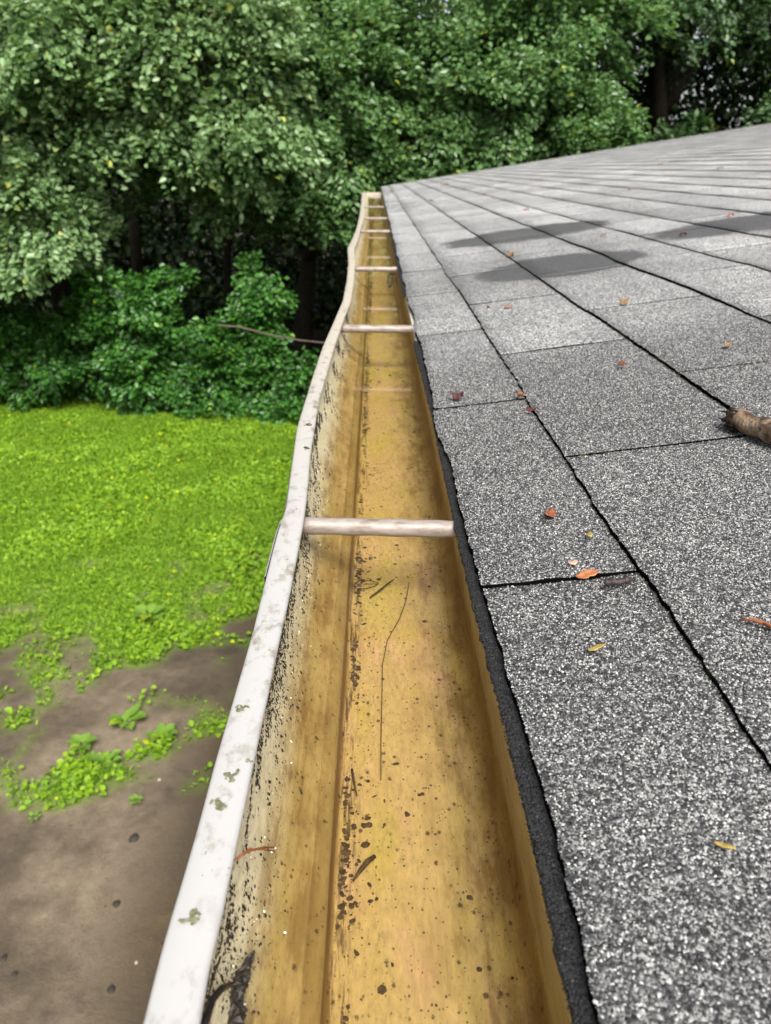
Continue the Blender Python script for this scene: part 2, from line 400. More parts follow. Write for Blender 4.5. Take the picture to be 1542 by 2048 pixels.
# ------------------------------------------------------------------ house: shingles, starter, fascia, wall
YE = 9.72                          # far rake
house = thing('house', (0, 0, 0), 'low pitched house roof of grey granule shingles behind the gutter', 'house')
XB = [.058, .1435, .286, .438, .569, .708, .850, .979, 1.105, 1.240]
while XB[-1] < 5.6: XB.append(XB[-1]+.1405)
TH = .0042
V = []; Fc = []; MI = []; TONE = []
GR = []
vb = 0
for k in range(len(XB)-1):
    x0, x1 = XB[k], XB[k+1]
    off = .370 if k % 2 == 0 else .370+.1725
    y = off-.345*3
    while y < YE:
        ya, yb = y, min(y+.345, YE+.02)
        near = (k < 6 and yb < 1.6)
        na = 56 if near else (16 if k < 14 and yb < 4 else 6)
        nb = 9 if near else 4
        g0 = random.choice([.0016, .0032, .0042, .0050]) if not (near and k < 3) else random.uniform(.0036, .0052)
        a = np.linspace(0, 1, na+1); b = np.linspace(0, 1, nb+1)
        A, B = np.meshgrid(a, b)
        Y = ya+g0/2+(yb-ya-g0)*A
        ov = .022
        xs = np.interp(Y, [.13, .2, .285, .38, .48, .74], [.0628, .0628, .0590, .0562, .0552, .0562]) if k == 0 else x0
        X = xs+(x1-xs+ov)*B
        jb = (vnoise(np.stack([Y*210, X*0+k*3.1, Y*0+1], -1))-.5)*.0022+(vnoise(np.stack([Y*9, X*0+k*5.7, Y*0], -1))-.5)*.006
        X = X+jb*(1-B)
        js = (vnoise(np.stack([X*160, Y*0+k*2.3, Y*0+y*10], -1))-.5)*.0028
        Y = Y+js*(np.abs(A-.5)*2)**6
        bb = (X-x0)/(x1-x0)
        th_ = TH if k < 4 else .0029
        h = th_-(th_-.0006)*bb+(vnoise(np.stack([X*9, Y*6, Y*0+k*.7], -1))-.5)*.0022*np.clip(1-bb, 0, 1)
        tilt = random.uniform(-.0008, .0008)
        h = h+tilt*(A-.5)*np.clip(1-bb, 0, 1)
        Z = CAMZ-(RA-RT*X)+h
        top = np.stack([X, Y, Z], -1).reshape(-1, 3)
        if k < 4 and ya < .80:                       # loose mineral granules standing on the nearest tabs
            m_ = int((x1-x0)*1.02*(yb-ya)*1.15e6); gj = rng.random(m_)*na; gi = rng.random(m_)*min(nb, nb*(x1-x0)/(x1-x0+ov)+.3)
            gi = np.where(rng.random(m_) < .015, 0, gi)
            a0 = np.minimum(gi.astype(int), nb-1); c0_ = np.minimum(gj.astype(int), na-1); fa = (gi-a0)[:, None]; fc = (gj-c0_)[:, None]
            G = np.stack([X, Y, Z], -1)
            pt = (G[a0, c0_]*(1-fa)+G[a0+1, c0_]*fa)*(1-fc)+(G[a0, c0_+1]*(1-fa)+G[a0+1, c0_+1]*fa)*fc
            ok = (pt[:, 1] > .08) & (pt[:, 1] < .86+.05*rng.normal(0, 1, m_)) & (pt[:, 0] < .05+.56*(pt[:, 1]*.91+.09)); GR.append(pt[ok])
        n = (na+1)*(nb+1); I = np.arange(n).reshape(nb+1, na+1)+vb
        q = np.stack([I[:-1, :-1], I[1:, :-1], I[1:, 1:], I[:-1, 1:]], -1).reshape(-1, 4)[:, ::-1]
        V.append(top); Fc.append(q); MI += [0]*len(q)
        # edges: butt (b=0), left and right sides, dropped down
        ring = np.concatenate([I[::-1, 0], I[0, 1:], I[1:, -1]])
        low = top[ring-vb].copy(); low[:, 2] -= TH+.001
        L0 = vb+n; V.append(low); m = len(ring); j = np.arange(m-1)
        q2 = np.stack([ring[j], L0+j, L0+j+1, ring[j+1]], -1)
        Fc.append(q2); MI += [1]*len(q2)
        t = .78*random.uniform(.84, 1.12); TONE += [t]*(n+m)
        vb += n+m
        y += .345
sh = mesh('shingles', np.concatenate(V), np.concatenate(Fc), [M['shingle'], M['butt']], house, mi=MI)
at = sh.data.attributes.new('tone', 'FLOAT', 'POINT'); at.data.foreach_set('value', np.array(TONE, dtype=np.float32))
GP = np.concatenate(GR)
# underlayer sheet seen through the joints
mesh('underlayer', [(.062, -.9, roofz(.062)-.0035), (5.7, -.9, roofz(5.7)-.0035), (5.7, YE, roofz(5.7)-.0035), (.062, YE, roofz(.062)-.0035)], [(0, 1, 2, 3)], M['butt'], house)
# starter strip, ragged dark edge towards the gutter
def starter(y0, y1, xe, amp):
    ys = np.arange(y0, y1, .0035); m = len(ys)
    e = xe(ys)+(vnoise(np.stack([ys*210, ys*0, ys*0], -1))-.5)*amp+(vnoise(np.stack([ys*14, ys*0+5, ys*0], -1))-.5)*amp*.5
    zt = CAMZ-(RA-RT*e)-.0012
    P = np.stack([np.stack([e, ys, zt-.004], -1), np.stack([e, ys, zt], -1), np.stack([e*0+.078, ys, CAMZ-(RA-RT*.078)-.0012+e*0], -1)], 1).reshape(-1, 3)
    i = np.arange(m-1)*3
    f = np.concatenate([np.stack([i, i+1, i+4, i+3], -1), np.stack([i+1, i+2, i+5, i+4], -1)])
    return P, f
sa = starter(-.5, 1.06, lambda q: np.interp(q, [.13, .2, .285, .44, .71, 1.06], [.0545, .0548, .0538, .0520, .0530, .0500]), .0022)
sb = starter(1.45, 9.6, lambda q: .0500+.0025*np.clip((q-2.6)/.6, 0, 1), .003)
P = np.concatenate([sa[0], sb[0]]); f = np.concatenate([sa[1], sb[1]+len(sa[0])])
mesh('starter_strip', P, f, M['starter'], house)
b = MB(); b.box(.0545, .075, 1.0, YE, roofz(.06)-.0095, roofz(.06)-.0062); b.build('drip_edge', M['trim'], house)
b = MB(); b.box(.0660, .088, -.9, YE-.02, roofz(.06)-.17, roofz(.06)-.012); b.build('fascia', M['trim'], house)
b = MB(); b.add([(.06, YE-.018, roofz(.06)-.012), (5.7, YE-.018, roofz(5.7)-.012), (5.7, YE-.018, roofz(5.7)-.16), (.06, YE-.018, roofz(.06)-.16),
                 (.06, YE+.002, roofz(.06)-.012), (5.7, YE+.002, roofz(5.7)-.012), (5.7, YE+.002, roofz(5.7)-.16), (.06, YE+.002, roofz(.06)-.16)],
                [(0, 1, 2, 3), (7, 6, 5, 4), (0, 4, 5, 1), (3, 2, 6, 7)]); b.build('rake_board', M['trim'], house)
b = MB(); b.box(.0885, .42, -.9, YE-.3, roofz(.06)-.165, roofz(.06)-.15); b.build('soffit', M['trim'], house)
b = MB(); b.box(.42, 5.6, -.9, YE-.35, -.3, roofz(.06)-.152); b.build('wall', M['wall'], house)

# ------------------------------------------------------------------ gutter
OUT = [(2048,281),(1923,312),(1835,337),(1762,360),(1641,396),(1521,428),(1400,464),(1324,486),(1259,505),(1195,521),(1097,545),(1036,562),(1028,569),(950,580),(880,590),(852,594),(797,611),(745,626.5),(693,645),(641,668),(602,685),(563,693),(527,697),(510,696),(496,695),(480,703),(460,712),(434,718.6),(410,722),(385,724)]
INN = [(2048,398),(1923,418),(1835,442),(1762,456),(1641,482),(1521,507),(1400,533),(1324,549),(1259,563),(1195,578),(1097,597),(1032,609),(1000,613),(960,617),(900,622),(860,629),(797,639),(745,654),(693,669),(641,687),(602,702),(563,708),(527,711),(510,709.5),(496,709),(480,716),(460,721),(434,729),(410,730),(385,732)]
LIPZ = CAMZ-.216
def sagz(y): return -.030*np.clip((np.asarray(y, float)-3.2)/4.6, 0, 1)**1.3
def lipcurve(tab):
    ys, xs = [], []
    for (py, px) in tab:
        p = on_level(px, py, LIPZ)
        for _ in range(6): p = on_level(px, py, LIPZ+float(sagz(p.y)))
        ys.append(p.y); xs.append(p.x)
    o = np.argsort(ys); return np.array(ys)[o], np.array(xs)[o]
oy, ox = lipcurve(OUT); iy, ix = lipcurve(INN)
GEND = min(oy[-1], iy[-1])
ys = np.concatenate([np.linspace(-.35, .1, 24), .1+(np.geomspace(1, 1+(GEND-.1)*2.2, 420)-1)/2.2])
def smooth_curve(y, x):
    v = np.interp(ys, y, x); k = np.array([1, 2, 3, 2, 1.])/9
    for _ in range(2): v = np.convolve(np.pad(v, 2, mode='edge'), k, 'valid')
    return v
LO = smooth_curve(oy, ox); LI = smooth_curve(iy, ix); SG = sagz(ys)
gut = thing('rain_gutter', (0, 0, 0), 'long aluminium rain gutter with wavy white lip and amber stained inside along the roof edge', 'gutter')
D = LI+.050                       # how far the lip is bent from straight
def sweep(rows, name, mat, uvu=None, closed=False):
    """rows: list of (x array, z array)"""
    Vv = np.stack([np.stack([r[0], ys, r[1]], -1) for r in rows], 0); m = len(rows); n = len(ys)
    I = np.arange(m*n).reshape(m, n)
    if closed: I = np.concatenate([I, I[:1]], 0)
    f = np.stack([I[:-1, :-1], I[1:, :-1], I[1:, 1:], I[:-1, 1:]], -1).reshape(-1, 4)[:, ::-1]
    uv = None
    if uvu is not None: uv = np.stack([np.repeat(np.array(uvu)[:, None], n, 1), np.repeat(ys[None, :], m, 0)], -1).reshape(-1, 2)
    return mesh(name, Vv.reshape(-1, 3), f, mat, gut, True, uv=uv)
zl = LIPZ+SG
dent = (vnoise(np.stack([ys*7, ys*0, ys*0], -1))-.5)*.0012
Wd = LI-LO
sweep([(LO+.0005, zl-.012), (LO, zl-.0022+dent), (LO+.0006, zl-.0006+dent), (LO+.0018, zl+dent), (LO+Wd*.5, zl+.0006+dent*.5), (LI-.0018, zl+dent), (LI-.0005, zl-.0006+dent), (LI, zl-.002+dent),
       (LI-.0004, zl-.0034+dent), (LI-.003, zl-.0042)], 'front_lip', M['lip'])
# inner skin: lip underside -> upper wall -> slanted ogee panel -> riser -> floor -> rear wall
PROF = [(-.0530, -.0040), (-.0545, -.0080), (-.0548, -.014), (-.0535, -.022), (-.0512, -.030), (-.0480, -.037), (-.0440, -.043), (-.0395, -.048),
        (-.0340, -.0525), (-.0285, -.0565), (-.0245, -.0595), (-.0228, -.0612), (-.0218, -.0640), (-.0212, -.0700), (-.0205, -.0745), (-.0185, -.0765), (-.012, -.0772),
        (0., -.0774), (.015, -.0776), (.034, -.0774), (.052, -.0768), (.0578, -.0745), (.0605, -.067), (.0597, -.04), (.0572, -.020), (.0563, -.012)]
U = [0]
for a, b_ in zip(PROF[:-1], PROF[1:]): U.append(U[-1]+math.hypot(a[0]-b_[0], a[1]-b_[1]))
U = [q*10 for q in U]             # decimetres
def wgt(z): return min(1, max(0, (z+.070)/.066))**1.2
wallnoise = (vnoise(np.stack([ys*5, ys*0+3, ys*0], -1))-.5)*.004
rows = [(px+D*wgt(pz)+wallnoise*wgt(pz)*(1-wgt(pz))*4 if px < 0 else px+0*ys, LIPZ+SG+pz) for px, pz in PROF]
trough = sweep(rows, 'trough', M['trough'], U)
# outside skin, seen only from other positions
OUTP = [(-.0652, -.004), (-.0655, -.022), (-.060, -.034), (-.052, -.044), (-.042, -.054), (-.031, -.063), (-.0245, -.066), (-.0240, -.0790), (.0, -.0800), (.0630, -.0790), (.0615, -.030)]
sweep([((px+D*wgt(pz) if px < 0 else px+0*ys), LIPZ+SG+pz) for px, pz in OUTP], 'outer_skin', M['outer'])
# end cap
cap = [(r[0][-1], GEND+.001, r[1][-1]) for r in rows]
mesh('end_cap', cap+[(c[0], GEND+.004, c[2]) for c in cap], [tuple(range(len(cap))), tuple(range(len(cap), 2*len(cap)))[::-1]], M['lip'], gut)
capb = MB(); capb.box(float(LO[-1]), .053, GEND+.0012, GEND+.006, float(zl[-1])-.018, float(zl[-1])+.001); capb.build('end_cap_rim', M['lip'], gut)
# ferrules with a spike head
FER = [((610,1051),(912,1067)), ((687,657),(820,661)), ((712,538),(793,545)), ((722,463),(778,466)), ((733,437),(772,440)), ((735,414),(769,419))]
ferr_y = []
for a, c in FER:
    s_ = float(sagz(on_level(*a, LIPZ-.0105).y))
    p = on_level(*a, LIPZ-.0105+s_); q = on_level(*c, LIPZ-.0105+s_)
    p.x = float(np.interp(p.y, ys, LI))-.004; q.x = .0660; q.y = p.y-.008
    m = MB(); k = 14
    m.tube([p.lerp(q, i/k) for i in range(k+1)], [.0060*(1+.05*math.sin(i*1.9)) for i in range(k+1)], 16, .015)
    m.build('ferrule', M['ferrule'], gut, True); ferr_y.append((p.y+q.y)/2)
    m = MB(); m.tube([(float(np.interp(p.y, ys, LO))-.0025, p.y, p.z), (float(np.interp(p.y, ys, LO))-.0005, p.y, p.z)], [.004, .0052], 12); m.build('spike_head', M['ferrule'], gut)
# lap joint: the near length of gutter sits over the next
lj = np.linspace(.395, .474, 24); lx = np.interp(lj, ys, LO); lv = []
for dx, dz in ((-.0006, -.0022), (-.0016, -.003), (-.0016, -.020), (-.0004, -.021)): lv.append(np.stack([lx+dx, lj, lj*0+LIPZ+dz], -1))
lv = np.stack(lv, 0); I = np.arange(4*24).reshape(4, 24)
mesh('lap_joint', lv.reshape(-1, 3), np.stack([I[:-1, :-1], I[1:, :-1], I[1:, 1:], I[:-1, 1:]], -1).reshape(-1, 4), M['lip'], gut)

# water standing in the gutter
WZ = LIPZ-.056
wy = ys[ys < GEND]
wx0 = []
for i, yv in enumerate(wy):
    zz = np.array([r[1][i] for r in rows[:14]]); xx = np.array([r[0][i] for r in rows[:14]])
    wx0.append(np.interp(-WZ, -zz, xx))
wx0 = np.array(wx0); n = len(wy)
wv = np.stack([np.stack([wx0-.0006, wy, wy*0+WZ], -1), np.stack([wy*0+.0603, wy, wy*0+WZ], -1)], 0).reshape(-1, 3)
i = np.arange(n-1)
water = mesh('water', wv, np.stack([i, i+n, i+n+1, i+1], -1), M['water']); tag(water, kind='structure')

# ------------------------------------------------------------------ foliage builder
def unit(a): return a/np.maximum(1e-9, np.linalg.norm(a, axis=-1, keepdims=True))
def leaf_arrays(P, A, Nn, L, Wd, fold=.25):
    """two quads per leaf along the axis A with normal Nn"""
    A = unit(A); T = unit(np.cross(A, Nn)); Nn = np.cross(T, A)
    L = L[:, None]; Wd = Wd[:, None]
    v0 = P; tip = P+A*L-Nn*L*.12
    l1 = P+A*L*.28+T*Wd*.46+Nn*Wd*fold; l2 = P+A*L*.66+T*Wd*.42+Nn*Wd*fold*.7
    r1 = P+A*L*.28-T*Wd*.46+Nn*Wd*fold; r2 = P+A*L*.66-T*Wd*.42+Nn*Wd*fold*.7
    Vv = np.stack([v0, l1, l2, tip, r2, r1], 1).reshape(-1, 3)
    b = np.arange(len(P))*6
    f = np.stack([np.stack([b, b+1, b+2, b+3], -1), np.stack([b, b+3, b+4, b+5], -1)], 1).reshape(-1, 4)
    return Vv, f
def spray_leaves(base, dirv, length, nl, leaf, droop=.25, flat=.75):
    """leaves along a drooping twig with side twigs in one flattish plane"""
    d = dirv/np.linalg.norm(dirv); side = np.cross(d, (0, 0, 1.)); side /= max(1e-6, np.linalg.norm(side))
    t = rng.random(nl)**.75; s = (rng.random(nl)*2-1)*(1-t*.65)*.48
    s = np.sign(s)*np.abs(s)**.8
    q = np.round(t*9)/9+rng.normal(0, .03, nl)             # gather on side twigs
    along = q+np.abs(s)*.35
    P = base+d*(along*length)[:, None]+side*(s*length)[:, None]
    P[:, 2] += -droop*length*(along**2)+rng.normal(0, flat*.16*length, nl)
    A = d[None]*(.5+rng.random(nl))[:, None]+side[None]*(np.sign(s)*(.4+rng.random(nl)))[:, None]+rng.normal(0, .35, (nl, 3)); A[:, 2] -= .25
    Nn = rng.normal(0, .62, (nl, 3)); Nn[:, 2] += .85; Nn[:, 1] -= .35
    L = leaf*(.7+.6*rng.random(nl))
    return P, A, Nn, L
def arc(a, b, lift, n=7):
    a = np.array(a, float); b = np.array(b, float); out = []
    for i in range(n+1):
        t = i/n; p = a+(b-a)*t; p = p.copy(); p[2] += lift*math.sin(math.pi*t); out.append(p)
    return out
def tree(name, label, cat, base, trunk_top, trunk_r, blobs, leafmat, leaf=.08, per=230, slen=.75, group=None, droop=.25, twig_every=2, limbs=True):
    """blobs: (centre, radii, number of sprays); sprays sit through the outer part of each blob"""
    base = np.array(base, float)
    t = thing(name, tuple(base), label, cat, group)
    wood = MB()
    top = np.array(trunk_top, float)
    k = 8; pts = []
    for i in range(k+1):
        q = base+(top-base)*i/k; q = q+np.array([math.sin(i*1.3+base[0]), math.cos(i*1.7), 0])*trunk_r*.5*(i > 0); pts.append(q)
    wood.tube(pts, [trunk_r*(1.35 if i == 0 else 1-.6*i/k) for i in range(k+1)], 10, .08)
    AP, AA, AN, AL = [], [], [], []
    cnt = 0
    for (c, r, ns) in blobs:
        c = np.array(c, float); r = np.array(r, float)
        if limbs:
            h = min(.95, max(.25, (c[2]-.6-base[2])/(top[2]-base[2])*.8)); st = base+(top-base)*h
            wood.tube(arc(st, c, .2, 7), [trunk_r*.5*(1-.75*i/7) for i in range(8)], 7, .1)
        for _ in range(ns):
            u = unit(rng.normal(0, 1, 3)); rad = rng.random()**.4*rng.uniform(.8, 1.3)
            p = c+u*r*rad
            out = unit(u*np.array([1, 1, .45])+rng.normal(0, .4, 3)*np.array([1, 1, .6])+np.array([0, -.25, 0])); L = slen*(.65+.7*rng.random())
            st = p-out*L*.5
            a = spray_leaves(st, out, L, int(per*(.6+.8*rng.random())), leaf, droop)
            AP.append(a[0]); AA.append(a[1]); AN.append(a[2]); AL.append(a[3]); cnt += 1
            if cnt % twig_every == 0:
                e = st+out*L*.9; e[2] -= droop*L*.8
                mid = c+(st-c)*.35 if limbs else base+(top-base)*min(.95, max(.1, (st[2]-base[2])/(top[2]-base[2])*.6))
                wood.tube(arc(mid, st, .05, 4)+arc(st, e, .03, 4)[1:], [.014, .012, .011, .010, .009, .007, .006, .004, .002], 5, .1)
    P = np.concatenate(AP); A = np.concatenate(AA); Nn = np.concatenate(AN); L = np.concatenate(AL)
    ok = P[:, 2] > .03; P, A, Nn, L = P[ok], A[ok], Nn[ok], L[ok]
    Vv, f = leaf_arrays(P, A, Nn, L, L*.72)
    wood.build('trunk', M['bark'], t, True, origin=tuple(base))
    mesh('crown', Vv, f, M[leafmat], t, origin=tuple(base))
    return t

# the trees along the back of the garden (world metres)
tree('broadleaf_tree', 'large pale green broadleaf tree spreading over the left of the lawn edge', 'tree', (-4.3, 10.6, 0), (-3.6, 10.9, 5.6), .16,
     [((-4.6, 9.3, 3.1), (.9, .7, .55), 26), ((-3.4, 9.4, 4.2), (1.1, .8, .5), 30), ((-2.0, 9.6, 4.3), (1.0, .8, .6), 30), ((-4.7, 9.6, 4.4), (1.0, .8, .5), 24),
      ((-4.1, 9.2, 2.2), (1.1, .6, .35), 24), ((-1.6, 9.8, 3.35), (.8, .6, .4), 22), ((-5.3, 9.7, 2.2), (.8, .7, .5), 18),
      ((-3.2, 11.4, 5.9), (2.6, 1.2, .7), 44), ((-5.2, 9.9, 3.5), (.8, .7, .7), 24), ((-3.0, 9.6, 3.7), (.7, .5, .35), 22), ((-3.9, 9.2, 2.9), (.6, .5, .5), 22), ((-2.1, 9.6, 3.5), (.7, .5, .4), 22), ((-2.6, 9.9, 4.6), (1.6, .7, .4), 26)], 'leaf_pale', .076, 390, .75, twig_every=2)
tree('broadleaf_tree', 'mid green broadleaf tree behind the far end of the gutter', 'tree', (-1.2, 12.2, 0), (-.8, 12.2, 5.8), .14,
     [((-.9, 10.9, 3.2), (.9, .6, .6), 24), ((-1.9, 10.5, 2.75), (1.0, .5, .32), 20), ((-.5, 10.7, 2.35), (.75, .5, .35), 16), ((-.3, 11.3, 4.3), (1.1, .7, .7), 28),
      ((-.9, 12.6, 5.9), (1.8, 1.0, .8), 30), ((-1.4, 10.6, 3.1), (.8, .5, .5), 22), ((-.2, 10.8, 2.7), (.8, .5, .5), 20), ((-.6, 10.6, 3.9), (.9, .6, .5), 22), ((.3, 11.2, 3.4), (.7, .5, .6), 18), ((-2.6, 11.0, 3.5), (.6, .5, .4), 10)], 'leaf_green', .074, 380, .72)
tree('broadleaf_tree', 'bright green spreading tree overhanging the middle of the roof end', 'tree', (2.0, 12.8, 0), (1.8, 12.8, 6.2), .13,
     [((.6, 11.4, 3.1), (.9, .7, .5), 24), ((1.4, 11.3, 4.0), (1.1, .8, .6), 30), ((2.3, 11.6, 4.6), (1.0, .7, .6), 28), ((1.7, 11.5, 3.2), (.8, .6, .4), 20),
      ((.9, 11.2, 2.5), (.9, .5, .35), 20), ((1.6, 12.8, 6.1), (1.6, 1.0, .8), 34), ((.8, 11.6, 4.5), (.8, .6, .5), 22), ((2.6, 11.5, 3.3), (.8, .6, .5), 22), ((2.8, 11.6, 3.8), (.6, .6, .5), 14)], 'leaf_green', .074, 380, .72)
tree('broadleaf_tree', 'tall shaded tree with a thick dark trunk rising beyond the roof, right of the middle', 'tree', (4.85, 14.6, 0), (4.9, 14.8, 7.6), .30,
     [((4.2, 13.6, 4.9), (.9, .8, .6), 20), ((4.0, 14.6, 6.6), (1.6, 1.4, .9), 34), ((6.9, 15.4, 6.6), (1.6, 1.4, .9), 26), ((5.4, 15.2, 7.6), (2.2, 1.6, .8), 34), ((6.2, 14.2, 5.3), (.8, .6, .4), 18), ((5.2, 13.8, 5.5), (.9, .6, .4), 18)], 'leaf_mid', .085, 220, .8)
tree('broadleaf_tree', 'yellow green tree at the upper right, beside the bright gap of sky', 'tree', (8.0, 15.5, 0), (7.8, 15.2, 6.6), .16,
     [((7.6, 14.4, 4.7), (.8, .8, .7), 16), ((8.2, 14.6, 5.6), (1.0, .9, .8), 22), ((7.2, 14.3, 3.8), (.8, .7, .4), 16), ((8.8, 14.5, 4.4), (.8, .8, .8), 16)], 'leaf_green', .085, 200, .7)
for (x, y, h, lab) in [(2.9, 12.0, 3.1, 'dark green bush just beyond the roof edge, right of the middle tree'), (4.5, 12.4, 3.4, 'leafy green bush under the thick dark trunk beyond the roof'),
                       (6.1, 12.6, 3.75, 'dense green bush beyond the roof at the far right'), (7.2, 13.0, 4.1, 'rightmost green bush beyond the roof, cut by the photo edge')]:
    tree('garden_bush', lab, 'bush', (x, y+.3, 0), (x, y+.3, h-.4), .07,
         [((x, y, h-.55), (.75, .5, .45), 22), ((x-.3, y-.1, h-1.2), (.8, .5, .5), 16), ((x+.3, y, h-1.9), (.9, .6, .6), 12)], 'leaf_mid' if x > 4 else 'leaf_green', .085, 200, .6, 'bushes beyond the roof')
SHR = [(-5.3, 10.0, 1.5, .75, 'dark green shrub at the left edge of the lawn, leftmost in the row'), (-4.1, 9.9, 1.2, .8, 'leafy green shrub second from the left at the back of the lawn'),
       (-2.95, 9.55, 1.85, .62, 'tall bright green shrub in the middle of the row behind the lawn'), (-2.05, 9.45, 1.0, .55, 'rounded shrub at the back of the lawn right of the tallest shrub'),
       (-1.45, 9.5, 1.7, .34, 'slim upright sapling in front of the dark hollow'), (-.95, 9.3, .62, .5, 'low dark shrub at the lawn corner beside the gutter')]
for (x, y, h, r, lab) in SHR:
    ns = int(26*r*h)+5; h *= .92
    tips = [((x+rng.uniform(-r, r)*.8, y+rng.uniform(-.2, .25), h*rng.uniform(.75, 1.12)), (r*.22, r*.2, h*.14), 4) for _ in range(int(3+r*5))]
    tree('garden_shrub', lab, 'shrub', (x, y+.2, 0), (x, y+.2, h*.7), .03,
         [((x, y+.05, h*.58), (r, r*.6, h*.26), ns), ((x, y-.1, h*.26), (r*1.05, r*.5, h*.2), int(ns*.6))]+tips,
         'leaf_shrub', .062, 170, .40, 'shrubs along the back of the lawn', .12, 3, False)

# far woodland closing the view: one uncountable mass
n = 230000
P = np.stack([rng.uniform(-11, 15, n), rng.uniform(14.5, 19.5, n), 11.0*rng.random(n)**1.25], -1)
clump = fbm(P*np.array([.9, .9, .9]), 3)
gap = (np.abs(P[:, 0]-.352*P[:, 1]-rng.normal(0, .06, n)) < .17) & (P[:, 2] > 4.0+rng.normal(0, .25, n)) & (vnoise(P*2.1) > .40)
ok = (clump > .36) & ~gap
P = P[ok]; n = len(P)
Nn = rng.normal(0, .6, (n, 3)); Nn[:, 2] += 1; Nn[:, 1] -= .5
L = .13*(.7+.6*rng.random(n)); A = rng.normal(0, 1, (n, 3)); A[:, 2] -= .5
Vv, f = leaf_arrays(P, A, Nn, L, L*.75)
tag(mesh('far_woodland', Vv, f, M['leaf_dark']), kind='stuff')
# trunks of the far wood
for (x, y, r_, lab) in [(-3.9, 12.9, .10, 'thin dark trunk in the hollow behind the left shrubs'), (-2.4, 12.6, .07, 'slender dark trunk deep in the shade behind the slim sapling')]:
    m = MB(); m.tube([(x, y, 0), (x+.1, y, 2), (x-.05, y+.1, 4.5), (x+.1, y, 7.5)], [r_, r_*.9, r_*.8, r_*.5], 9, .06)
    t = thing('bare_trunk', (x, y, 0), lab, 'tree'); m.build('trunk', M['bark'], t, True, origin=(x, y, 0))

# pale dead branch lying in front of the hollow
m = MB(); a = Vector((-1.85, 9.08, 1.16)); b = Vector((-.58, 9.0, .97))
m.tube([a, a.lerp(b, .2)+Vector((0, .02, .02)), a.lerp(b, .45)+Vector((0, 0, -.01)), a.lerp(b, .75)+Vector((0, 0, -.02)), b, b+Vector((.5, .1, -.1))], [.008, .010, .009, .008, .008, .007], 8, .2)
tag(m.build('dead_branch', M['deadwood'], None, True, origin=tuple(a)), 'long pale dead branch lying across the shrubs at the dark hollow', 'branch')

# ------------------------------------------------------------------ lawn and weeds
n = 580000
x = rng.uniform(-6.2, .40, n); y = rng.uniform(2.2, 10.4, n)
vis = (x > -.58*y-.5) & ((x < -.075*y-.15) | (rng.random(n) < .6))
x, y = x[vis], y[vis]; mk = turf_mask(x, y)
keep = rng.random(len(x)) < np.clip(mk*1.1-.03, 0, 1)**1.5*np.clip((y/7), .6, 1)
x, y = x[keep], y[keep]; n = len(x)
tall = fbm(np.stack([x*2.3, y*2.3, x*0+5], -1), 3)
z = ground_z(x, y)+rng.uniform(.005, .03, n)+np.clip(tall-.45, 0, 1)*.10
P = np.stack([x, y, z], -1); A = rng.normal(0, 1, (n, 3)); A[:, 2] = np.abs(A[:, 2])*.5
Nn = rng.normal(0, .38, (n, 3)); Nn[:, 2] += 1
big = (fbm(np.stack([x*3.1, y*3.1, x*0+9], -1), 3)+.10*rng.normal(0, 1, n)+.12*(y < 4.4)) > .60
L = np.where(big, .018+.030*rng.random(n)**1.6, .018+.024*rng.random(n)); Wd = np.where(big, L*.75, L*.22)
A[~big, 2] += .5
Vv, f = leaf_arrays(P, A, Nn, L, Wd, .15)
tag(mesh('lawn_grass', Vv, f, M['lawn']), kind='stuff')

def weed(px, py, size, nleaf, lab):
    p = on_level(px, py, 0.0); p.z = float(ground_z(np.array([p.x]), np.array([p.y]))[0])
    t = np.linspace(0, 2*math.pi, nleaf, endpoint=False)+rng.random(nleaf)*.6
    rr = size*(.15+.55*rng.random(nleaf))
    Pp = np.stack([p.x+np.cos(t)*rr*.5, p.y+np.sin(t)*rr*.5, p.z+.01+rng.random(nleaf)*size*.35], -1)
    A = np.stack([np.cos(t), np.sin(t), .25+rng.random(nleaf)*.3], -1); Nn = np.stack([-np.cos(t)*.3, -np.sin(t)*.3, np.ones(nleaf)], -1)
    L = size*(.45+.35*rng.random(nleaf)); Vv, f = leaf_arrays(Pp, A, Nn, L, L*.75, .15)
    tag(mesh('weed_plant', Vv, f, M['weed'], origin=tuple(p)), lab, 'weed', 'weeds growing in the bare soil')
for a in [(255, 1448, .11, 13, 'broad leaved weed at the upper middle of the soil weed band'), (165, 1500, .10, 14, 'spreading weed clump in the band, left of the broad leaved weed'),
          (275, 1605, .05, 7, 'small lone seedling on bare soil below the weed band'), (68, 1640, .045, 6, 'tiny lone seedling on bare soil near the left edge'),
          (215, 1530, .10, 14, 'dense low weed at the lower rim of the soil band'), (325, 1475, .10, 14, 'weed clump at the right end of the soil band, near the gutter'),
          (300, 1240, .14, 12, 'large leaved weed at the front of the lawn beside bare soil'), (235, 1540, .06, 7, 'little weed on the lower edge of the band')]: weed(*a)

